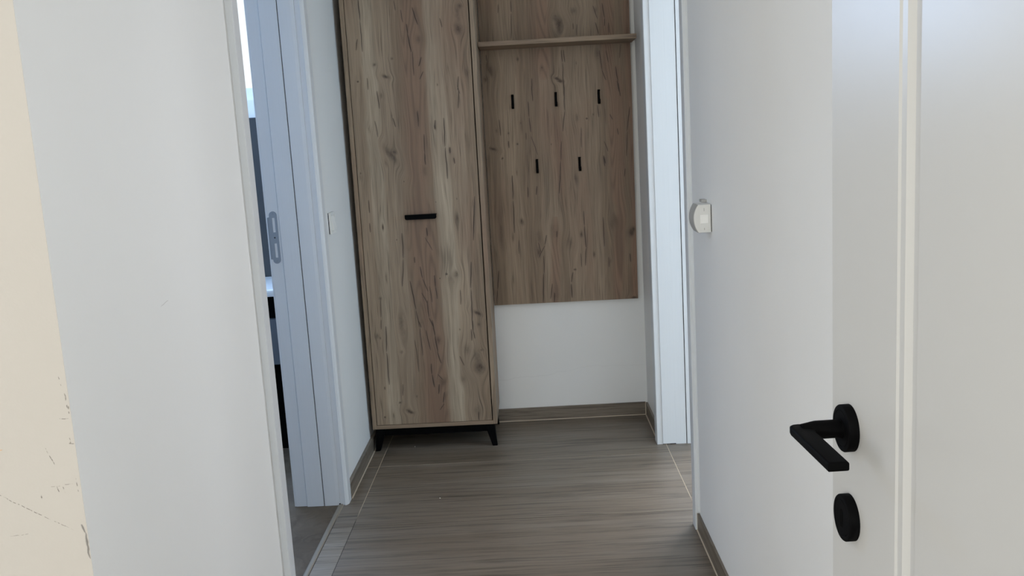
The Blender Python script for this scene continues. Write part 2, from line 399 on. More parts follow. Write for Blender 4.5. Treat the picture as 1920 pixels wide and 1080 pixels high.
PANEL_KNOTS = [(0.173,1.789,0.0212,0.027,0.85,10), (0.155,1.813,0.0115,0.0153,0.5,0), (0.168,1.756,0.0154,0.0231,0.5,0),
    (0.237,1.838,0.0154,0.0154,0.5,0), (-0.136,1.604,0.0136,0.0291,0.7,15), (-0.16,1.567,0.0086,0.0117,0.8,0), (0.153,1.554,0.0137,0.0063,1.3,-25),
    (0.166,1.544,0.0136,0.0078,0.5,-25), (-0.015,1.646,0.0062,0.0085,0.7,0), (0.089,1.605,0.0024,0.004,0.8,0), (0.334,1.652,0.0108,0.0231,0.6,0),
    (0.333,1.836,0.0084,0.0153,0.5,0), (0.239,1.616,0.0039,0.0078,0.5,0), (-0.085,1.676,0.0077,0.0231,0.3,0), (0.277,1.375,0.0058,0.0041,1.1,0),
    (0.234,1.381,0.0083,0.0208,0.5,0), (0.306,1.391,0.0029,0.005,0.8,0), (-0.035,1.28,0.0045,0.0045,1.1,0), (-0.145,1.264,0.0167,0.0067,1.1,-20),
    (-0.105,1.22,0.0054,0.0042,1,30), (-0.124,1.343,0.0059,0.0105,0.5,0), (-0.072,1.329,0.0033,0.0041,0.7,0), (0.115,1.271,0.0029,0.0041,0.7,0),
    (-0.016,1.371,0.0029,0.0041,0.6,0), (0.166,1.542,0.0123,0.0049,0.8,0), (-0.075,1.284,0.0038,0.0169,0.5,0), (-0.044,1.154,0.0033,0.0165,0.6,0),
    (0.349,1.189,0.0075,0.0167,0.6,0), (-0.032,0.933,0.0104,0.0162,0.9,10), (0.232,0.863,0.0069,0.0161,1,0), (0.458,0.862,0.0116,0.0203,1.2,-10),
    (0.469,0.876,0.0081,0.0116,0.8,0), (0.286,0.769,0.0052,0.0127,1,0), (0.196,0.704,0.0064,0.0047,1.3,0), (0.462,0.562,0.0151,0.0058,1.3,0),
    (0.04,0.859,0.0127,0.0346,0.45,0), (-0.129,0.892,0.0092,0.069,0.5,0), (0.111,0.884,0.0231,0.0462,0.35,0), (0.037,0.789,0.0116,0.0232,0.6,0),
    (0.101,0.597,0.0204,0.0466,0.4,0), (0.178,0.828,0.0174,0.029,0.35,0), (-0.076,0.866,0.0058,0.0232,0.6,0), (-0.086,0.672,0.0047,0.0352,0.5,0),
    (0.36,0.736,0.0047,0.0117,0.4,0), (0.219,1.114,0.0115,0.0288,0.5,0), (0.384,0.915,0.0231,0.0346,0.4,0)]


# ------------------------------------------------------------------ surface marks on the walls
def entry_marks(b, x, y, z, c):
    brk = b.noise(b.vec(b.math('MULTIPLY', x, 1.0), y, z), 170.0, 1.0)
    gate = b.math('MULTIPLY_ADD', brk, 6.0, -2.4, clamp=True)
    wig = b.math('MULTIPLY', b.math('SUBTRACT', b.noise(b.vec(x, y, z), 60.0, 2.0), 0.5), 0.006)
    # scuffs: (across, along) are swapped for the long, nearly level scratch
    scr = add_cracks(b, z, x, wig, [(0.8085, -0.90, 0.727, -0.762, 0.9), (0.7225, -0.867, 0.7255, -0.836, 0.5),
                                    (0.9147, -0.760, 0.9138, -0.745, 0.7), (0.8735, -0.7500, 0.8725, -0.7415, 1.1),
                                    (0.802, -0.79, 0.806, -0.752, 0.5)])
    spk = add_cracks(b, x, z, wig, [(-0.7462, 0.956, -0.7440, 0.931, 1.0), (-0.7425, 0.935, -0.7432, 0.922, 1.2),
                                    (-0.7480, 0.885, -0.7472, 0.872, 1.0), (-0.7470, 0.815, -0.7460, 0.792, 0.9),
                                    (-0.789, 0.868, -0.777, 0.838, 1.0), (-0.7795, 0.803, -0.776, 0.79, 1.1), (-0.770, 0.803, -0.767, 0.79, 0.9),
                                    (-0.8065, 0.790, -0.8048, 0.782, 1.1), (-0.752, 0.985, -0.749, 0.968, 0.8)])
    m = b.math('MULTIPLY', b.math('MAXIMUM', scr, spk), gate)
    c = b.mix(b.math('MULTIPLY', m, 0.85), c, (0.09, 0.075, 0.06))
    chip = add_cracks(b, x, z, wig, [(-0.7436, 0.7235, -0.7424, 0.677, 2.2), (-0.7490, 0.737, -0.7440, 0.722, 2.4)])
    c = b.mix(b.math('MULTIPLY', chip, 0.8), c, (0.10, 0.095, 0.09))
    rust = add_cracks(b, z, x, wig, [(0.867, -0.872, 0.868, -0.858, 1.6)])
    return b.mix(b.math('MULTIPLY', rust, 0.6), c, (0.55, 0.28, 0.10))


def left_marks(b, x, y, z, c):
    wig = b.math('MULTIPLY', b.math('SUBTRACT', b.noise(b.vec(x, y, z), 90.0, 2.0), 0.5), 0.006)
    m = add_cracks(b, z, y, wig, [(1.021, 1.79, 1.027, 1.832, 0.7)])
    m = b.math('MULTIPLY', m, b.math('LESS_THAN', x, 0.0))
    return b.mix(b.math('MULTIPLY', m, 0.6), c, (0.30, 0.28, 0.26))


def back_marks(b, x, y, z, c):
    wig = b.math('MULTIPLY', b.math('SUBTRACT', b.noise(b.vec(x, y, z), 14.0, 3.0), 0.5), 0.03)
    m = add_cracks(b, z, x, wig, [(0.190, -0.25, 0.215, 0.08, 2.0), (0.205, 0.0, 0.242, 0.24, 1.6), (0.24, 0.2, 0.236, 0.52, 1.2)])
    return b.mix(b.math('MULTIPLY', m, 0.10), c, (0.33, 0.31, 0.29))


WHITE = paint('white_wall_paint', (0.80, 0.80, 0.79), marks=left_marks)
BACKW = paint('white_back_wall_paint', (0.80, 0.80, 0.79), marks=back_marks)
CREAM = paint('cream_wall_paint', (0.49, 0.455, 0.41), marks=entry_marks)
PLASTER = paint('bright_plaster', (0.84, 0.84, 0.81), 0.7, grain=0.3)
CEIL = paint('ceiling_paint', (0.82, 0.82, 0.81), 0.8)
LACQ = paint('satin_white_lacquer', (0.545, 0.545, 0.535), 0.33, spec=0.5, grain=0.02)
PVC = paint('white_plastic', (0.88, 0.88, 0.86), 0.35, spec=0.5, grain=0.0)
PVCD = paint('off_white_plastic', (0.73, 0.73, 0.71), 0.35, spec=0.5, grain=0.0)
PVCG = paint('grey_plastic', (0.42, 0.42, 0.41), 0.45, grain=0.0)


def frame_foil(name, c):
    b = NB(name)
    x, y, z = b.xyz()
    n = b.noise(b.vec(b.math('MULTIPLY', x, 420.0), b.math('MULTIPLY', y, 420.0), b.math('MULTIPLY', z, 5.0)), 1.0, 2.0, 0.6)
    b.bump(n, 0.10, 0.0006)
    return b.finish(b.scale_col(b.mix(0.0, c, c), b.math('MULTIPLY_ADD', n, 0.07, 0.965)), 0.38, 0.5)


FOIL = frame_foil('white_door_frame_foil', (0.70, 0.725, 0.75))


def metal_black(name):
    b = NB(name)
    x, y, z = b.xyz()
    n = b.noise(b.vec(x, y, z), 900.0, 1.0)
    b.bump(n, 0.05, 0.0002)
    return b.finish((0.0022, 0.0022, 0.0025), b.math('MULTIPLY_ADD', n, 0.1, 0.55), 0.05)


BLACK = metal_black('matt_black_metal')


def plain(name, c, rough=0.5, metal=0.0, spec=0.5, sc_=30.0, var=0.08):
    b = NB(name)
    x, y, z = b.xyz()
    n = b.noise(b.vec(x, y, z), sc_, 3.0)
    return b.finish(b.scale_col(b.mix(0.0, c, c), b.math('MULTIPLY_ADD', n, var, 1 - var / 2)), rough, spec, metal)


STEEL = plain('zinc_plated_steel', (0.30, 0.335, 0.38), 0.42, 0.55, 0.5, 60.0)
DARKGAP = plain('dark_gap', (0.03, 0.03, 0.035), 0.9)
VOID = plain('black_slot', (0.004, 0.004, 0.004), 0.9, spec=0.03)
GREYTILE = plain('anthracite_bathroom_tile', (0.055, 0.058, 0.062), 0.35, 0.0, 0.5, 6.0, 0.25)
BLUEGREY = plain('blue_grey_vanity', (0.12, 0.14, 0.165), 0.4)
SILVER = plain('silver_threshold', (0.27, 0.235, 0.19), 0.55, 0.1, 0.3)
CERAMIC = plain('white_ceramic', (0.85, 0.86, 0.86), 0.15)
CRUMB = plain('pale_crumb', (0.85, 0.80, 0.70), 0.8)


def grout():
    b = NB('grout')
    x, y, z = b.xyz()
    n = b.noise(b.vec(x, y, z), 40.0, 2.0)
    # the joints nearer the entrance are filled with dark grime, the far ones are still clean
    f = b.math('MULTIPLY_ADD', b.math('ADD', y, b.math('MULTIPLY', n, 0.04)), 12.0, -37.2, clamp=True)
    c = b.mix(f, (0.07, 0.06, 0.052), (0.60, 0.50, 0.38))
    return b.finish(c, 0.85, 0.2)


GROUT = grout()
CAULK = plain('beige_caulk', (0.62, 0.54, 0.43), 0.8)


def wood_tile(name, along, base, hi, dark):
    b = NB(name)
    x, y, z = b.xyz()
    oi = b.n('ShaderNodeObjectInfo')
    rnd = b.math('MULTIPLY', oi.outputs['Random'], 37.0)
    if along == 'x':
        u, v = y, x
    elif along == 'y':
        u, v = z, y
    else:
        u, v = z, x
    wob = b.math('SUBTRACT', b.noise(b.vec(b.math('MULTIPLY', u, 7.0), b.math('MULTIPLY', v, 2.2), rnd), 1.0, 2.0), 0.5)
    ug = b.math('MULTIPLY_ADD', wob, 0.022, u)
    fine = b.noise(b.vec(b.math('MULTIPLY', ug, 300.0), b.math('MULTIPLY', v, 8.0), rnd), 1.0, 3.0, 0.6)
    mid = b.noise(b.vec(b.math('MULTIPLY', ug, 78.0), b.math('MULTIPLY', v, 1.9), b.math('ADD', rnd, 4.0)), 1.0, 5.0, 0.72)
    big = b.noise(b.vec(b.math('MULTIPLY', ug, 15.0), b.math('MULTIPLY', v, 1.3), b.math('ADD', rnd, 8.0)), 1.0, 2.0)
    c = b.mix(b.math('MULTIPLY_ADD', big, 2.4, -0.7, clamp=True), base, hi)
    st = b.math('MULTIPLY_ADD', mid, 6.5, -3.2, clamp=True)
    c = b.mix(b.math('MULTIPLY', st, 0.66), c, dark)
    rid = b.noise(b.vec(b.math('MULTIPLY', ug, 40.0), b.math('MULTIPLY', v, 1.5), b.math('ADD', rnd, 6.0)), 1.0, 3.0)
    rid = b.math('SUBTRACT', 1.0, b.math('MULTIPLY', b.math('ABSOLUTE', b.math('SUBTRACT', rid, 0.5)), 26.0), clamp=True)
    rm2 = b.noise(b.vec(b.math('MULTIPLY', u, 14.0), b.math('MULTIPLY', v, 3.0), b.math('ADD', rnd, 3.0)), 1.0, 2.0)
    rid = b.math('MULTIPLY', rid, b.math('MULTIPLY_ADD', rm2, 6.0, -2.8, clamp=True))
    c = b.mix(b.math('MULTIPLY', rid, 0.62), c, dark)
    # cathedral flecks in a few places
    ring = b.math('SINE', b.math('MULTIPLY_ADD', ug, 420.0, b.math('MULTIPLY', b.noise(b.vec(b.math('MULTIPLY', ug, 14.0), b.math('MULTIPLY', v, 3.0), rnd), 1.0, 1.0), 60.0)))
    rm = b.math('MULTIPLY_ADD', b.noise(b.vec(b.math('MULTIPLY', u, 9.0), b.math('MULTIPLY', v, 1.6), b.math('ADD', rnd, 2.0)), 1.0, 1.0), 3.0, -1.5, clamp=True)
    f = b.math('MULTIPLY_ADD', b.math('MULTIPLY', ring, rm), 0.07, 1.0)
    f = b.math('MULTIPLY', f, b.math('MULTIPLY_ADD', fine, 0.62, 0.69))
    f = b.math('MULTIPLY', f, b.math('MULTIPLY_ADD', oi.outputs['Random'], 0.08, 0.96))
    c = b.scale_col(c, f)
    m = b.n('ShaderNodeMix', data_type='RGBA', blend_type='MULTIPLY')
    m.inputs[0].default_value = 1.0
    b.put(m.inputs[6], c)
    b.put(m.inputs[7], oi.outputs['Color'])
    b.bump(fine, 0.10, 0.0006)
    return b.finish(m.outputs[2], b.math('MULTIPLY_ADD', mid, 0.16, 0.30), 0.5)


FT_BASE, FT_HI, FT_DARK = (0.172, 0.134, 0.099), (0.218, 0.181, 0.145), (0.050, 0.037, 0.027)
TILE = wood_tile('wood_look_floor_tile', 'x', FT_BASE, FT_HI, FT_DARK)
BASE_X = wood_tile('wood_look_skirting_across', 'z', (0.165, 0.134, 0.102), (0.215, 0.18, 0.143), FT_DARK)
BASE_Y = wood_tile('wood_look_skirting_along', 'y', (0.165, 0.134, 0.102), (0.215, 0.18, 0.143), FT_DARK)


def laminate():
    b = NB('bathroom_vinyl')
    x, y, z = b.xyz()
    wob = b.noise(b.vec(x, y, z), 9.0, 3.0)
    n = b.noise(b.vec(b.math('MULTIPLY_ADD', wob, 6.0, b.math('MULTIPLY', x, 18.0)), b.math('MULTIPLY', y, 6.0), 0.0), 1.0, 3.0)
    return b.finish(b.mix(b.math('MULTIPLY_ADD', n, 2.2, -0.6, clamp=True), (0.085, 0.064, 0.044), (0.15, 0.115, 0.082)), 0.6, 0.12)


VINYL = laminate()


def pane_mat():
    b = NB('window_glass')
    t = b.n('ShaderNodeBsdfTransparent')
    g = b.n('ShaderNodeBsdfGlossy')
    g.inputs['Roughness'].default_value = 0.02
    m = b.n('ShaderNodeMixShader')
    m.inputs[0].default_value = 0.06
    b.t.links.new(t.outputs[0], m.inputs[1])
    b.t.links.new(g.outputs[0], m.inputs[2])
    b.t.links.new(m.outputs[0], b.t.nodes['Material Output'].inputs[0])
    return b.m


GLASS = pane_mat()


# ------------------------------------------------------------------ mesh helpers (all coordinates are in metres of the flat)
def add_box(bm, x0, x1, y0, y1, z0, z1, bev=0.0):
    vs_ = [bm.verts.new(p) for p in ((x0, y0, z0), (x1, y0, z0), (x1, y1, z0), (x0, y1, z0), (x0, y0, z1), (x1, y0, z1), (x1, y1, z1), (x0, y1, z1))]
    fs = [bm.faces.new([vs_[i] for i in q]) for q in ((0, 3, 2, 1), (4, 5, 6, 7), (0, 1, 5, 4), (1, 2, 6, 5), (2, 3, 7, 6), (3, 0, 4, 7))]
    if bev:
        es = {e for f in fs for e in f.edges}
        bmesh.ops.bevel(bm, geom=list(es), offset=bev, segments=2, profile=0.6, affect='EDGES')


def box(*a, bev=0.0):
    bm = bmesh.new()
    add_box(bm, *a, bev=bev)
    return bm


def add_prism(bm, pts, ext, bev=0.0, seg=2):
    """pts: closed outline of 3-D points, ext: extrusion vector."""
    ext = Vector(ext)
    a = [bm.verts.new(p) for p in pts]
    c = [bm.verts.new(Vector(p) + ext) for p in pts]
    n = len(pts)
    fs = [bm.faces.new(a), bm.faces.new(c[::-1])]
    caps = [e for f in fs for e in f.edges]
    for i in range(n):
        fs.append(bm.faces.new([a[i], c[i], c[(i + 1) % n], a[(i + 1) % n]]))
    bmesh.ops.recalc_face_normals(bm, faces=fs)
    if bev:
        bmesh.ops.bevel(bm, geom=caps, offset=bev, segments=seg, profile=0.5, affect='EDGES')


def prism(pts, ext, bev=0.0, seg=2):
    bm = bmesh.new()
    add_prism(bm, pts, ext, bev, seg)
    return bm


def add_lathe(bm, org, ax, e1, e2, prof, n=40):
    """prof: (radius, distance along the axis) pairs, from a closed end to a closed end."""
    org, ax, e1, e2 = (Vector(v) for v in (org, ax, e1, e2))
    rings = []
    for r, h in prof:
        rings.append([bm.verts.new(org + ax * h + (e1 * math.cos(2 * math.pi * k / n) + e2 * math.sin(2 * math.pi * k / n)) * r) for k in range(n)])
    fs = []
    for a, c in zip(rings, rings[1:]):
        for k in range(n):
            fs.append(bm.faces.new([a[k], a[(k + 1) % n], c[(k + 1) % n], c[k]]))
    fs.append(bm.faces.new(rings[0][::-1]))
    fs.append(bm.faces.new(rings[-1]))
    bmesh.ops.recalc_face_normals(bm, faces=fs)


def obj(name, bm, mat, parent=None, smooth=None, **props):
    """Link bm (flat coordinates) as one mesh object; local coordinates are relative to its origin."""
    me = bpy.data.meshes.new(name)
    if parent is None:
        org = Vector((sum(v.co.x for v in bm.verts), sum(v.co.y for v in bm.verts), 0.0)) / max(1, len(bm.verts))
        org.z = min(v.co.z for v in bm.verts)
    else:
        org = base_of(parent)
    bmesh.ops.translate(bm, verts=bm.verts, vec=-org)
    bmesh.ops.recalc_face_normals(bm, faces=bm.faces)
    bm.to_mesh(me)
    bm.free()
    me.materials.append(mat)
    if smooth:
        for p in me.polygons:
            p.use_smooth = True
        me.set_sharp_from_angle(angle=math.radians(smooth))
    o = bpy.data.objects.new(name, me)
    col.objects.link(o)
    if parent is None:
        o.location = org
    else:
        o.parent = parent
    o['base'] = tuple(org)
    for k, v in props.items():
        o[k] = v
    return o


def band_board(name, x0, x1, y0, y1, cuts, mats, parent, bev):
    bm = box(x0, x1, y0, y1, cuts[0], cuts[-1], bev=bev)
    for z in cuts[1:-1]:
        bmesh.ops.bisect_plane(bm, geom=bm.verts[:] + bm.edges[:] + bm.faces[:], plane_co=(0, 0, z), plane_no=(0, 0, 1))
    o = obj(name, bm, mats[0], parent)
    for m in mats[1:]:
        o.data.materials.append(m)
    oz = base_of(o).z
    for p in o.data.polygons:
        z = p.center.z + oz
        p.material_index = max(0, min(len(mats) - 1, sum(1 for c in cuts[1:-1] if z > c)))
    return o


def base_of(o):
    return Vector(o['base'])


def thing(name, loc, label, cat, group=None):
    o = bpy.data.objects.new(name, None)
    o.empty_display_size = 0.1
    col.objects.link(o)
    o.location = loc
    o['base'] = tuple(loc)
    o['label'] = label
    o['category'] = cat
    if group:
        o['group'] = group
    return o


S = dict(kind='structure')

# ------------------------------------------------------------------ the setting: numbers measured on the photograph
XL, XR = -0.74, 0.508          # wall faces of the hallway
YB = 4.165                     # back wall face
H = 2.6
LD0, LD1 = 2.478, 3.237         # left doorway
RD0, RD1 = 2.93, 3.725         # right doorway
DH = 2.06                      # top of the doorways

# floor: a bed of joint filler with the big wood-look tiles laid on it
floor = obj('floor', box(-3.2, 3.6, -4.0, 4.4, -0.12, -0.0004), GROUT, **S)
SX0, SX1 = -0.673, 0.527
rows = [3.627 + 0.591 * k for k in range(-12, 2)]
J = 0.0011


def tile(x0, x1, y0, y1, tint=1.0):
    bm = box(x0 + J, x1 - J, y0 + J, y1 - J, -0.011, 0.0, bev=0.00025)
    o = obj('tile', bm, TILE, floor)
    t = tint * random.uniform(0.96, 1.04)
    o.color = (t, t, t, 1)
    return o


for r0, r1 in zip(rows, rows[1:]):
    r1c = min(r1, YB)
    if r0 > 1.4:
        tile(SX0, SX1, r0, r1c)
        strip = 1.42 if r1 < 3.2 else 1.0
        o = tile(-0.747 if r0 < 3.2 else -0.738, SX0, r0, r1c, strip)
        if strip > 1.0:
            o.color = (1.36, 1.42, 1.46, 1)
        tile(SX1, SX1 + 1.2, r0, r1c)
        tile(SX1 + 1.2, SX1 + 2.4, r0, r1c)
    else:
        for k in range(-2, 3):
            if r1 > 0.05 and k > 0:
                continue
            tile(SX0 + 1.2 * k, SX0 + 1.2 * (k + 1), r0, min(r1, 1.39) if k < 0 else r1)

obj('floor_bathroom', box(-3.2, -0.762, 1.6, 4.3, -0.02, 0.001), VINYL, **S)
obj('trim_1', prism([(-0.764, 2.5, 0.0), (-0.764, 2.5, 0.0025), (-0.760, 2.5, 0.0045), (-0.7515, 2.5, 0.0045), (-0.7475, 2.5, 0.002), (-0.7475, 2.5, 0.0)], (0, 0.75, 0)),
    SILVER, label='silver threshold strip across the foot of the bathroom doorway', **S)

obj('ceiling', box(-3.3, 3.7, -4.1, 5.0, H, H + 0.1), CEIL, **S)


def walls(name, mat, *boxes):
    bm = bmesh.new()
    for b_ in boxes:
        add_box(bm, *b_)
    return obj(name, bm, mat, **S)


# hallway walls with their doorways
wl = walls('wall_left', WHITE, (-0.93, XL, 1.3955, LD0 - 0.02, 0, H), (-0.93, XL, LD0 - 0.02, LD1 + 0.02, DH, H), (-0.93, XL, LD1 + 0.017, 4.3, 0, H))
wr = walls('wall_right', WHITE, (XR, 0.70, 0.08, RD0 + 0.005, 0, H), (XR, 0.70, RD0 + 0.005, RD1 + 0.01, DH, H), (XR, 0.70, RD1 + 0.01, 4.3, 0, H))
walls('wall_back', BACKW, (XL, XR, YB, 4.3, 0, H))
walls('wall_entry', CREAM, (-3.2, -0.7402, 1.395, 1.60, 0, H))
walls('wall_front', WHITE, (0.385, 1.1, -0.04, 0.08, 0, H))
# the living room behind the camera
walls('wall_living_back', WHITE, (-3.2, 1.1, -4.1, -3.9, 0, 0.75), (-3.2, 1.1, -4.1, -3.9, 2.35, H), (-3.2, -2.8, -4.1, -3.9, 0.75, 2.35), (0.2, 1.1, -4.1, -3.9, 0.75, 2.35))
walls('wall_living_left', WHITE, (-3.3, -3.2, -4.0, -2.6, 0, H), (-3.3, -3.2, -0.6, 1.6, 0, H), (-3.3, -3.2, -2.6, -0.6, 0, 0.6), (-3.3, -3.2, -2.6, -0.6, 2.3, H))
walls('wall_living_right', WHITE, (1.0, 1.1, -4.0, -2.6, 0, H), (1.0, 1.1, -0.4, 0.0, 0, H), (1.0, 1.1, -2.6, -0.4, 2.3, H))
# bathroom shell
walls('wall_bathroom_back', WHITE, (-3.2, -0.94, 4.3, 4.42, 0, 1.55), (-3.2, -0.94, 4.3, 4.42, 2.35, H), (-3.2, -2.2, 4.3, 4.42, 1.55, 2.35), (-1.0, -0.94, 4.3, 4.42, 1.55, 2.35))
walls('wall_bathroom_left', WHITE, (-3.3, -3.2, 1.6, 4.42, 0, H))
obj('wall_bathroom_tiles', box(-3.2, -0.94, 4.288, 4.30, 0.0, 1.47), GREYTILE, **S)
# right-hand room shell
walls('wall_room_right', WHITE, (3.6, 3.7, 1.4, 1.9, 0, H), (3.6, 3.7, 3.0, 5.0, 0, H), (3.6, 3.7, 1.9, 3.0, 0, 0.5), (3.6, 3.7, 1.9, 3.0, 2.4, H))
walls('wall_room_near', WHITE, (0.70, 3.6, 1.3, 1.4, 0, H))
walls('wall_room_far', WHITE, (0.70, 1.4, 4.9, 5.0, 0, H), (3.0, 3.6, 4.9, 5.0, 0, H), (1.4, 3.0, 4.9, 5.0, 0, 0.6), (1.4, 3.0, 4.9, 5.0, 2.35, H))


# windows: frame with pane
def window(name, x0, x1, y0, y1, z0, z1, axis):
    f = 0.055
    bm = bmesh.new()
    if axis == 'y':
        m = (x0 + x1) / 2
        for q in ((x0, x1, y0, y1, z0, z0 + f), (x0, x1, y0, y1, z1 - f, z1), (x0, x0 + f, y0, y1, z0 + f, z1 - f), (x1 - f, x1, y0, y1, z0 + f, z1 - f), (m - f / 2, m + f / 2, y0, y1, z0 + f, z1 - f)):
            add_box(bm, *q)
        p = [(x0 + f, m - f / 2, (y0 + y1) / 2 - .003, (y0 + y1) / 2 + .003, z0 + f, z1 - f), (m + f / 2, x1 - f, (y0 + y1) / 2 - .003, (y0 + y1) / 2 + .003, z0 + f, z1 - f)]
    else:
        m = (y0 + y1) / 2
        for q in ((x0, x1, y0, y1, z0, z0 + f), (x0, x1, y0, y1, z1 - f, z1), (x0, x1, y0, y0 + f, z0 + f, z1 - f), (x0, x1, y1 - f, y1, z0 + f, z1 - f), (x0, x1, m - f / 2, m + f / 2, z0 + f, z1 - f)):
            add_box(bm, *q)
        p = [((x0 + x1) / 2 - .003, (x0 + x1) / 2 + .003, y0 + f, m - f / 2, z0 + f, z1 - f), ((x0 + x1) / 2 - .003, (x0 + x1) / 2 + .003, m + f / 2, y1 - f, z0 + f, z1 - f)]
    o = obj(name, bm, PVC, **S)
    for q in p:
        obj('pane', box(*q), GLASS, o)
    return o


window('window_1', -2.2, -1.0, 4.31, 4.35, 1.55, 2.35, 'y')
window('window_2', -2.8, 0.2, -4.02, -3.94, 0.75, 2.35, 'y')
window('added_window_4', 1.03, 1.08, -2.6, -0.4, 0.0, 2.3, 'x')  # unseen window made up for the added right lamp
window('window_3', 3.63, 3.68, 1.9, 3.0, 0.5, 2.4, 'x')
window('added_window_6', -3.27, -3.22, -2.6, -0.6, 0.6, 2.3, 'x')  # unseen window made up for the added left lamp
window('added_window_5', 1.4, 3.0, 4.93, 4.97, 0.6, 2.35, 'y')  # unseen window made up for the added far lamp

# bead of wall filler where the right wall meets the door casing
obj('filler_bead', prism([(XR + 0.002, 2.858, 0.066), (XR - 0.0005, 2.858, 0.066), (XR - 0.0045, 2.8745, 0.066), (XR + 0.002, 2.8745, 0.066)], (0, 0, H - 0.08)), PLASTER, wr)

# skirting: wood-look tile strips, each piece its own tile, with a bead of caulk along the floor
BH = 0.0595


def skirting(name, pieces, mat, bead):
    root = None
    for q in pieces:
        bm = box(*q, bev=0.0008)
        if root is None:
            root = obj(name, bm, mat, **S)
        else:
            obj('tile', bm, mat, root)
    for q in bead:
        obj('caulk', box(*q), CAULK, root)
    return root


skirting('baseboard_left', [(XL, -0.726, 3.298, 3.652, 0, BH), (XL, -0.726, 3.654, 4.16, 0, BH)], BASE_Y, [(-0.727, -0.7225, 3.298, 4.15, 0, 0.0022)])
skirting('baseboard_back', [(-0.726, -0.35, 4.154, YB, 0, BH), (-0.348, 0.498, 4.154, YB, 0, BH)], BASE_X, [(-0.726, 0.498, 4.150, 4.155, 0, 0.0022), (0.4955, 0.499, 4.152, 4.157, 0, BH)])
skirting('baseboard_right', [(0.4985, XR, 3.792, 4.154, 0, BH)], BASE_Y, [(0.4945, 0.499, 3.792, 4.15, 0, 0.0022)])
skirting('baseboard_right_near', [(0.500, XR, 2.25, 2.8705, 0, BH), (0.500, XR, 0.95, 2.248, 0, BH)], BASE_Y, [(0.4965, 0.5005, 0.95, 2.872, 0, 0.0022), (0.4995, 0.502, 2.869, 2.8722, 0, BH)])
skirting('baseboard_left_near', [(XL, -0.728, 1.40, 2.409, 0, BH)], BASE_Y, [(-0.729, -0.7245, 1.40, 2.409, 0, 0.0022)])

# ------------------------------------------------------------------ door frames
# left doorway: casing, jamb in two adjustable panels with a dark slit between them, rebate and strike plate
FRAME_L = 'white foil door frame of the bathroom doorway, with strike plate'
fl = obj('trim_2', prism([(-0.7395, LD1 + 0.0, 0.0), (-0.7385, LD1 - 0.002, 0.0), (-0.7320, LD1 + 0.002, 0.0), (-0.7265, LD1 + 0.012, 0.0), (-0.7265, LD1 + 0.056, 0.0), (-0.7295, LD1 + 0.061, 0.0), (XL, LD1 + 0.061, 0.0)], (0, 0, DH + 0.03)), FOIL, label=FRAME_L, **S)
obj('casing', prism([(XL, 2.410, 0), (-0.7235, 2.410, 0), (-0.7215, 2.4125, 0), (-0.7245, 2.467, 0), (-0.7270, 2.473, 0), (XL, 2.473, 0)], (0, 0, DH + 0.03)), FOIL, fl)
obj('head_casing', box(XL, -0.7265, 2.410, LD1 + 0.061, DH - 0.025, DH + 0.032), FOIL, fl)
obj('jamb_panel', prism([(-0.7400, LD1 + 0.003, 0.0), (-0.7575, LD1 + 0.003, 0.0), (-0.7585, LD1 + 0.0005, 0.0), (-0.7710, LD1 - 0.0015, 0.0), (-0.8145, LD1 - 0.0015, 0.0), (-0.8155, LD1 + 0.001, 0.0), (-0.8155, LD1 + 0.018, 0.0), (-0.7400, LD1 + 0.018, 0.0)], (0, 0, DH)), FOIL, fl)
obj('gap', box(-0.7612, -0.7568, LD1 - 0.0012, LD1 + 0.004, 0.0, 0.008), VOID, fl)
obj('gap', box(-0.8185, -0.8150, LD1 + 0.006, LD1 + 0.018, 0.0, DH), DARKGAP, fl)
obj('jamb_panel', prism([(-0.8183, LD1 + 0.0, 0.0), (-0.8193, LD1 - 0.001, 0.0), (-0.8795, LD1 - 0.001, 0.0), (-0.8812, LD1 + 0.0015, 0.0), (-0.8812, LD1 + 0.018, 0.0), (-0.8183, LD1 + 0.018, 0.0)], (0, 0, DH)), FOIL, fl)
obj('rebate', prism([(-0.8830, LD1 + 0.0055, 0.0), (-0.9230, LD1 + 0.0055, 0.0), (-0.9245, LD1 + 0.0085, 0.0), (-0.9300, LD1 + 0.0085, 0.0), (-0.9300, LD1 + 0.018, 0.0), (-0.8830, LD1 + 0.018, 0.0)], (0, 0, DH)), FOIL, fl)
obj('jamb_panel', box(-0.930, XL, LD0 - 0.018, LD0 - 0.0, 0, DH), FOIL, fl)
obj('jamb_head', box(-0.930, XL, LD0, LD1, DH - 0.012, DH), FOIL, fl)


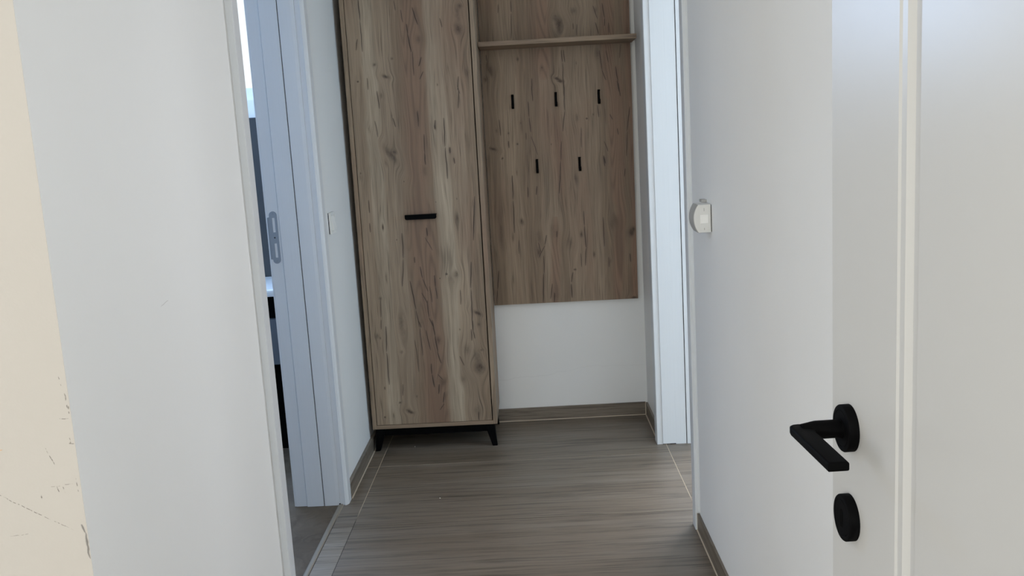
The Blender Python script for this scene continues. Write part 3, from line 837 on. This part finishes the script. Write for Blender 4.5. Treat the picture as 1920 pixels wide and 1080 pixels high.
def strike():
    y0 = LD1 + 0.0055
    bm = bmesh.new()
    n = 10
    xc, r = -0.9030, 0.0135
    z0, z1 = 0.9165, 1.1030
    out = [(xc + r * math.cos(math.pi * k / n), z1 - r + r * math.sin(math.pi * k / n)) for k in range(n + 1)]
    out += [(xc - r, 1.0830), (xc - r - 0.0065, 1.0815), (xc - r - 0.0065, 0.9330), (xc - r, 0.9315)]
    out += [(xc - r * math.cos(math.pi * k / n), z0 + r - r * math.sin(math.pi * k / n)) for k in range(n + 1)]
    hole = [(xc - 0.004, xc + 0.0055, 1.0285, 1.0800), (xc - 0.004, xc + 0.0055, 0.9380, 0.9890)]
    vs_ = [bm.verts.new((x, y0 - 0.0022, z)) for x, z in out]
    es = [bm.edges.new((vs_[i], vs_[(i + 1) % len(vs_)])) for i in range(len(vs_))]
    for (a, b_, c, d) in hole:
        q = [bm.verts.new((x, y0 - 0.0022, z)) for x, z in ((a, c), (b_, c), (b_, d), (a, d))]
        es += [bm.edges.new((q[i], q[(i + 1) % 4])) for i in range(4)]
    bmesh.ops.triangle_fill(bm, use_beauty=True, edges=es)
    fs = bm.faces[:]
    ext = bmesh.ops.extrude_face_region(bm, geom=fs)
    bmesh.ops.translate(bm, verts=[v for v in ext['geom'] if isinstance(v, bmesh.types.BMVert)], vec=(0, 0.0021, 0))
    bmesh.ops.recalc_face_normals(bm, faces=bm.faces)
    sp = obj('strike_plate', bm, STEEL, fl, label='zinc strike plate with two slots')
    for z in (1.0945, 1.0095, 0.9255):
        bm = bmesh.new()
        add_lathe(bm, (xc, y0 - 0.0021, z), (0, -1, 0), (1, 0, 0), (0, 0, 1), [(0.0030, 0.0), (0.0030, 0.0004), (0.0016, 0.0008), (0.0012, 0.0002)], 12)
        obj('screw', bm, DARKGAP if z == 1.0095 else STEEL, sp)
    for q in ((xc - 0.0205, xc - 0.018, y0 - 0.004, y0 - 0.0022, 0.9330, 1.0815),):
        obj('lip', box(*q), STEEL, sp)


strike()

# right doorway
fr = obj('trim_3', prism([(XR, RD1 + 0.004, 0.0), (0.4915, RD1 + 0.004, 0.0), (0.4890, RD1 + 0.0075, 0.0), (0.4890, RD1 + 0.064, 0.0), (0.4920, RD1 + 0.067, 0.0), (XR, RD1 + 0.067, 0.0)], (0, 0, DH + 0.03)), FOIL,
         label='white foil door frame of the bright right hand doorway', **S)
obj('casing', prism([(XR, 2.9270, 0), (0.4965, 2.9270, 0), (0.4945, 2.9245, 0), (0.4945, 2.8765, 0), (0.4960, 2.8745, 0), (XR, 2.8745, 0)], (0, 0, DH + 0.03)), FOIL, fr)
obj('head_casing', box(0.4945, XR, 2.8745, RD1 + 0.067, DH - 0.025, DH + 0.032), FOIL, fr)
obj('jamb_panel', prism([(0.5130, RD1 + 0.0, 0.0035), (0.5140, RD1 - 0.001, 0.0035), (0.5685, RD1 - 0.001, 0.0035), (0.5685, RD1 + 0.014, 0.0035), (0.5130, RD1 + 0.014, 0.0035)], (0, 0, DH - 0.004)), FOIL, fr)
obj('jamb_panel', box(0.5685, 0.6120, RD1 - 0.001, RD1 + 0.014, 0.0, DH, bev=0.0003), FOIL, fr)
obj('gap', box(0.5440, 0.5684, RD1 + 0.0005, RD1 + 0.012, 0.0, 0.0036), VOID, fr)
obj('gap', box(0.6122, 0.6150, RD1 + 0.004, RD1 + 0.014, 0.0, DH), DARKGAP, fr)
obj('rebate', box(0.6150, 0.7050, RD1 - 0.004, RD1 + 0.014, 0.0, DH, bev=0.001), FOIL, fr)
obj('reveal', box(XR + 0.0, 0.5132, RD1 + 0.0035, RD1 + 0.014, 0.0, DH), FOIL, fr)
obj('jamb_panel', box(XR, 0.705, RD0 - 0.012, RD0 + 0.004, 0, DH), FOIL, fr)
obj('jamb_head', box(XR, 0.705, RD0 + 0.004, RD1, DH - 0.012, DH), FOIL, fr)

# ------------------------------------------------------------------ the open white door on the right
A0, BS = 0.335374, -0.03
EV = Vector((BS, 1, 0)).normalized()
NV = Vector((-1, BS, 0)).normalized()
P0 = Vector((A0, 0, 0))


def dp(s, h, z):
    return P0 + EV * s + NV * h + Vector((0, 0, z))


def door_leaf():
    bm = bmesh.new()
    S0, S1, Z0, Z1, T = 0.085, 0.9355, 0.008, 2.02, 0.040
    # (inset from the rail opening, height): profile of the moulding round the sunk panel
    prof = [(0.0, 0.0), (0.0004, -0.0002), (0.0030, -0.0015), (0.0122, -0.0015), (0.0128, -0.0018), (0.0198, -0.0054), (0.0204, -0.0055), (0.0330, -0.0031), (0.0345, -0.0030)]
    ps0, ps1, pz0, pz1 = S0 + 0.15, 0.7825, 0.20, 1.86
    rects = [(S0, S1, Z0, Z1, 0.0)] + [(ps0 + i, ps1 - i, pz0 + i, pz1 - i, h) for i, h in prof]
    loops = [[bm.verts.new(dp(*q)) for q in ((a, h, c), (b_, h, c), (b_, h, d), (a, h, d))] for a, b_, c, d, h in rects]
    for A, B in zip(loops, loops[1:]):
        for k in range(4):
            bm.faces.new([A[k], A[(k + 1) % 4], B[(k + 1) % 4], B[k]])
    bm.faces.new(loops[-1])
    back = [bm.verts.new(dp(*q)) for q in ((S0, -T, Z0), (S1, -T, Z0), (S1, -T, Z1), (S0, -T, Z1))]
    bm.faces.new(back)
    for k in range(4):
        bm.faces.new([loops[0][k], loops[0][(k + 1) % 4], back[(k + 1) % 4], back[k]])
    return bm


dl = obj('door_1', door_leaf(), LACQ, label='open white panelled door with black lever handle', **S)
ZV = Vector((0, 0, 1))
ROSE_P = [(0.0237, 0.0), (0.0237, 0.0085), (0.0230, 0.0096), (0.0218, 0.0100), (0.0190, 0.0100), (0.0186, 0.0094), (0.0182, 0.0100)]
bm = bmesh.new()
add_lathe(bm, dp(0.8862, 0, 1.008), NV, EV, ZV, ROSE_P + [(0.0100, 0.0100), (0.0098, 0.0110)], 48)
hd = obj('door_handle', bm, BLACK, dl, smooth=35, label='matt black lever handle')
bm = bmesh.new()
add_lathe(bm, dp(0.8862, 0.009, 1.008), NV, EV, ZV, [(0.0092, 0.0), (0.0092, 0.026), (0.0086, 0.030), (0.0078, 0.034), (0.0068, 0.040)], 32)
obj('neck', bm, BLACK, hd, smooth=40)
bm = bmesh.new()
# flat bar lever: outline in plan, then extruded upwards and its edges rounded
h0, h1 = 0.0400, 0.0585
pl = [(0.7845, h0), (0.7845, h1 + 0.0005), (0.8860, h1 + 0.0015), (0.8925, h1 + 0.0005), (0.8955, h1 - 0.003), (0.8965, h1 - 0.008), (0.8955, h0 + 0.001), (0.8900, h0 - 0.003), (0.8800, h0 - 0.002), (0.8700, h0)]
add_prism(bm, [dp(s, h, 1.0030) for s, h in pl], (0, 0, 0.0092), 0.0021, 3)
obj('lever', bm, BLACK, hd, smooth=45)
bm = bmesh.new()
add_lathe(bm, dp(0.8844, 0, 0.9146), NV, EV, ZV, ROSE_P + [(0.0090, 0.0100), (0.0060, 0.0098)], 48)
es_ = obj('escutcheon', bm, BLACK, dl, smooth=35, label='round black keyhole escutcheon')
bm = bmesh.new()
n = 10
kh = [(0.0036 * math.cos(math.pi * k / n), 0.0055 + 0.0036 * math.sin(math.pi * k / n)) for k in range(n + 1)] + [(-0.0026, -0.0095), (0.0026, -0.0095)]
add_prism(bm, [dp(0.8844 + a, 0.0098, 0.9146 + c) for a, c in kh], NV * 0.0005)
obj('keyhole', bm, VOID, es_)

# ------------------------------------------------------------------ oak wardrobe
CX0, CX1, CZ0, CZ1 = -0.7230, -0.1834, 0.0990, 2.00
CYF, CYB = 3.820, 4.150
TH = 0.0190
base = (-0.453, 3.985, 0.0)
BOARDS_DOOR = [(-0.705, GREIGE), (-0.650, PALE), (-0.592, GREIGE), (-0.520, DUSK), (-0.390, PALE), (-0.318, GREIGE), (-0.252, DUSK), (-0.195, GREIGE)]
RED_DOOR = [(-0.452, 1.05, -0.436, 2.05, 62), (-0.445, 0.60, -0.455, 1.12, 75), (-0.430, 0.05, -0.440, 0.72, 62)]
CUTS_DOOR = (CZ0 + 0.0183, 0.45, 0.72, 1.02, 1.36, CZ1 - 0.020)
OAK_DOOR = oak_bands('rustic_oak_door', base, BOARDS_DOOR, DOOR_CRACKS, DOOR_KNOTS, RED_DOOR, 1.0, 1.0, CUTS_DOOR)
OAK_V = oak('rustic_oak_edge_upright', base, 'z', seed=5.0, tone=1.06)
OAK_X = oak('rustic_oak_edge_level', base, 'x', seed=8.0, tone=1.06)
LEAN = math.radians(0.31)
wd_ = thing('wardrobe', base, 'tall narrow rustic oak wardrobe with one door on black splayed legs', 'wardrobe')
wd_.rotation_euler = (0, LEAN, 0)
obj('side_panel', box(CX0, CX0 + TH - 0.001, CYF, CYB, CZ0, CZ1, bev=0.0006), OAK_V, wd_)
obj('side_panel', box(CX1 - TH + 0.001, CX1, CYF, CYB, CZ0, CZ1, bev=0.0006), OAK_V, wd_)
obj('bottom_panel', box(CX0 + TH - 0.001, CX1 - TH + 0.001, CYF, CYB, CZ0, CZ0 + 0.0165, bev=0.0006), OAK_X, wd_)
obj('top_panel', box(CX0 + TH - 0.001, CX1 - TH + 0.001, CYF, CYB, CZ1 - 0.018, CZ1, bev=0.0006), OAK_X, wd_)
obj('back_panel', box(CX0 + TH, CX1 - TH, CYB - 0.006, CYB - 0.001, CZ0 + 0.018, CZ1 - 0.018), OAK_V, wd_)
wdoor = band_board('door', CX0 + TH + 0.0016, CX1 - TH - 0.0034, CYF + 0.0003, CYF + 0.018, CUTS_DOOR, OAK_DOOR, wd_, 0.0005)


def pull():
    x0, x1, z0, z1 = -0.5170, -0.3855, 0.9990, 1.0190
    r = 0.008
    out = [(x0, z1), (x0, z0 + r)] + [(x0 + r - r * math.cos(a), z0 + r - r * math.sin(a)) for a in (0.5, 1.05)] + [(x0 + r, z0), (x1 - r, z0)] + [(x1 - r + r * math.sin(a), z0 + r - r * math.cos(a)) for a in (0.5, 1.05)] + [(x1, z0 + r), (x1, z1)]
    bm = bmesh.new()
    add_prism(bm, [(x, CYF - 0.024, z) for x, z in out], (0, 0.003, 0), 0.0006, 1)
    add_box(bm, x0, x1, CYF - 0.0225, CYF + 0.0002, z1 - 0.003, z1)
    return bm


obj('handle', pull(), BLACK, wdoor, label='black edge pull')


def wleg(cx, side, yy, fb):
    """Tapered splayed leg; side: -1 left, +1 right; fb: -1 front, +1 back."""
    bm = bmesh.new()
    top = [(cx - 0.021, yy - 0.020), (cx + 0.021, yy - 0.020), (cx + 0.021, yy + 0.020), (cx - 0.021, yy + 0.020)]
    bx, by = cx + side * 0.019, yy + fb * 0.012
    bot = [(bx - 0.0105, by - 0.0100), (bx + 0.0105, by - 0.0100), (bx + 0.0105, by + 0.0100), (bx - 0.0105, by + 0.0100)]
    a = [bm.verts.new((x, y, CZ0)) for x, y in top]
    c = [bm.verts.new((x, y, 0.0)) for x, y in bot]
    bm.faces.new(a)
    bm.faces.new(c)
    for k in range(4):
        bm.faces.new([a[k], a[(k + 1) % 4], c[(k + 1) % 4], c[k]])
    bmesh.ops.recalc_face_normals(bm, faces=bm.faces)
    bmesh.ops.bevel(bm, geom=bm.edges[:], offset=0.003, segments=2, profile=0.5, affect='EDGES')
    return bm


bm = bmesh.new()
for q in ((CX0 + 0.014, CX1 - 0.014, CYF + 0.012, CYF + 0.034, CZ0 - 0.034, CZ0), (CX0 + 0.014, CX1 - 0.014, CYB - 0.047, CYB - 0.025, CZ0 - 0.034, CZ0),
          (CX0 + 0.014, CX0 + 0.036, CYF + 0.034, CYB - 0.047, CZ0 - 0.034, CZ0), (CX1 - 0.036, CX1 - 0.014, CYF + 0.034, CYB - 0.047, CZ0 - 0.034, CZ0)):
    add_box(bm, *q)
obj('added_shade_frame', bm, BLACK, wd_)  # added black frame, stands in for the dark shade under the wardrobe
for cx, sd in ((CX0 + 0.034, -1), (CX1 - 0.034, 1)):
    for yy, fb in ((CYF + 0.022, -1), (CYB - 0.035, 1)):
        obj('leg', wleg(cx, sd, yy, fb), BLACK, wd_)

# ------------------------------------------------------------------ oak coat rack panel with its shelf and five hooks
PX0, PX1, PYF, PZ0 = -0.1772, 0.4785, 4.137, 0.5570
pbase = (0.150, 4.15, PZ0)
BOARDS_P = [(-0.19, DUSK), (-0.115, GREIGE), (-0.02, DUSK), (0.068, GREIGE), (0.135, DUSK), (0.165, GREIGE), (0.26, GREIGE), (0.335, DUSK), (0.455, ROSE), (0.50, GREIGE)]
RED_P = [(0.40, 0.98, 0.415, 1.60, 42), (0.385, 0.55, 0.42, 1.05, 30), (0.375, 1.45, 0.385, 2.05, 34), (0.095, 1.55, 0.10, 2.05, 40), (0.10, 0.53, 0.12, 0.95, 26)]
CUTS_P = (PZ0, 0.83, 1.15, 1.45, 1.985)
OAK_P = oak_bands('rustic_oak_rack_panel', pbase, BOARDS_P, PANEL_CRACKS, PANEL_KNOTS, RED_P, 21.0, 0.86, CUTS_P)
OAK_SH = oak('rustic_oak_shelf', pbase, 'x', seed=14.0, tone=0.85)
rk = thing('coat_rack', pbase, 'wall mounted rustic oak coat rack panel with shelf and five black hooks', 'coat rack')
rk.rotation_euler = (0, LEAN, 0)
band_board('panel', PX0, PX1, PYF, YB - 0.0005, CUTS_P, OAK_P, rk, 0.0006)
obj('shelf', box(PX0, 0.4835, 3.950, PYF, 1.6905, 1.7095, bev=0.0006), OAK_SH, rk)


def hook(x, z):
    """Narrow strap hook: a flat plate on the panel whose lower end curls out and up."""
    bm = bmesh.new()
    hw = 0.0056
    y = PYF
    prof = [(y, z + 0.031), (y - 0.014, z + 0.031), (y - 0.017, z + 0.029), (y - 0.0175, z + 0.026), (y - 0.0130, z + 0.0255), (y - 0.0045, z + 0.024), (y - 0.0045, z - 0.014), (y - 0.0075, z - 0.020), (y - 0.0190, z - 0.0215),
            (y - 0.0215, z - 0.018), (y - 0.0215, z - 0.010), (y - 0.0255, z - 0.010), (y - 0.0260, z - 0.021), (y - 0.0235, z - 0.0275), (y - 0.0170, z - 0.0310), (y - 0.0070, z - 0.0300), (y, z - 0.0240)]
    add_prism(bm, [(x - hw, a, c) for a, c in prof], (2 * hw, 0, 0), 0.0012, 2)
    return bm


for x, z in ((-0.0465, 1.4645), (0.1440, 1.4650), (0.3330, 1.4665), (0.0478, 1.1780), (0.2372, 1.1780)):
    obj('hook', hook(x, z), BLACK, rk)

# ------------------------------------------------------------------ fittings on the walls
sw = thing('light_switch', (XL, 3.425, 1.035), 'small white rocker switch on the wall beside the bathroom door frame', 'light switch')
bm = bmesh.new()
ys0, ys1, zs0, zs1 = 3.386, 3.466, 0.996, 1.076
x0, x1 = XL + 0.0028, XL + 0.0105
m_ = 0.0115
for q in ((x0, x1, ys0, ys1, zs0, zs0 + m_), (x0, x1, ys0, ys1, zs1 - m_, zs1), (x0, x1, ys0, ys0 + m_, zs0 + m_, zs1 - m_), (x0, x1, ys1 - m_, ys1, zs0 + m_, zs1 - m_)):
    add_box(bm, *q, bev=0.0012)
obj('frame', bm, PVC, sw)
obj('switch_gap_shade', box(XL + 0.0001, x0, ys0 + 0.0012, ys1 - 0.0012, zs0 + 0.0012, zs1 - 0.0012), VOID, sw)  # black sheet painting the shade in the gap behind the switch frame
obj('insert', box(x0, XL + 0.0062, ys0 + m_, ys1 - m_, zs0 + m_, zs1 - m_), PVC, sw)
bm = bmesh.new()
add_prism(bm, [(XL + 0.0055, ys0 + m_ + 0.0015, zs0 + m_ + 0.0015), (XL + 0.0175, ys0 + m_ + 0.0015, zs0 + m_ + 0.0015), (XL + 0.0140, ys0 + m_ + 0.0015, (zs0 + zs1) / 2), (XL + 0.0085, ys0 + m_ + 0.0015, zs1 - m_ - 0.0015), (XL + 0.0055, ys0 + m_ + 0.0015, zs1 - m_ - 0.0015)], (0, ys1 - ys0 - 2 * m_ - 0.003, 0), 0.001, 2)
obj('rocker', bm, PVC, sw)

bx_ = thing('switch_box', (XR, 2.59, 1.058), 'white surface mounted switch box with a bulging front on the right hand wall', 'switch box')
zb0, zb1 = 1.0195, 1.0975
yb0, yb1 = 2.560, 2.632


def bulge(xf, k):
    n_ = 14
    pts = [(XR - 0.0018, zb0), (XR - 0.0018, zb1)]
    pts += [(xf + 0.0125 * (abs(2 * i / n_ - 1) ** 2.2) - 0.0, zb1 - (zb1 - zb0) * i / n_) for i in range(n_ + 1)]
    return pts


bm = bmesh.new()
add_prism(bm, [(x, yb0, z) for x, z in bulge(0.4590, 0)], (0, yb1 - yb0, 0), 0.0016, 2)
hs = obj('housing', bm, PVCD, bx_)
obj('box_gap_shade', box(XR - 0.0020, XR, yb0 + 0.0012, yb1 - 0.0012, zb0 + 0.0012, zb1 - 0.0012), VOID, bx_)  # black fill painting the shade of the gap between housing and wall
cv = bulge(0.4590, 0)[2:]
obj('shaded_front', prism([(x - 0.0016, yb0 + 0.001, z) for x, z in cv] + [(x + 0.0004, yb0 + 0.001, z) for x, z in reversed(cv)], (0, yb1 - yb0 - 0.002, 0)), PVCG, bx_, label='housing front greyed for shade')  # grey colour stands in for shade on the housing's own front
obj('cover', box(0.4755, 0.5035, yb0 - 0.0012, yb0 + 0.002, zb0 + 0.006, zb1 - 0.006, bev=0.0006), PVCD, bx_)
obj('knockout', box(0.4765, 0.4985, yb0 - 0.0028, yb0, 1.0450, 1.0690, bev=0.0008), PVC, bx_)
for z0, z1 in ((1.0795, 1.0880), (1.0270, 1.0330)):
    obj('slot', box(0.4862, 0.4878, yb0 - 0.0016, yb0, z0, z1), PVCG, bx_)
obj('clip', box(0.4930, XR, 2.625, 2.66, 1.0985, 1.1060, bev=0.0008), PVCG, bx_, label='grey cable clip')

# bathroom things seen through the slit of the left doorway
vb = thing('vanity_unit', (-1.30, 4.05, 0.0), 'blue grey vanity unit with white basin glimpsed through the bathroom doorway', 'vanity unit')
obj('cabinet', box(-1.75, -1.00, 3.87, 4.285, 0.40, 0.60), BLUEGREY, vb)
obj('plinth', box(-1.72, -1.03, 3.93, 4.285, 0.0, 0.40), VOID, vb)
obj('basin', box(-1.76, -0.99, 3.85, 4.286, 0.70, 0.73, bev=0.008), CERAMIC, vb)
obj('recess', box(-1.74, -1.01, 3.90, 4.285, 0.60, 0.70), VOID, vb)


# two pale crumbs on the floor
def crumb(x, y, r, label, sd):
    bm = bmesh.new()
    bmesh.ops.create_icosphere(bm, subdivisions=1, radius=r)
    rr = random.Random(sd)
    for v in bm.verts:
        v.co *= rr.uniform(0.75, 1.25)
        v.co.z *= 0.7
    zmin = min(v.co.z for v in bm.verts)
    bmesh.ops.translate(bm, verts=bm.verts, vec=(x, y, -zmin))
    obj('crumb', bm, CRUMB, label=label, category='crumb')


crumb(-0.5522, 3.8579, 0.0024, 'tiny pale crumb on the floor under the wardrobe front', 1)
crumb(-0.3873, 3.2533, 0.0028, 'tiny pale crumb on the open floor in front of the wardrobe', 2)

for o in col.objects:
    if 'base' in o:
        del o['base']
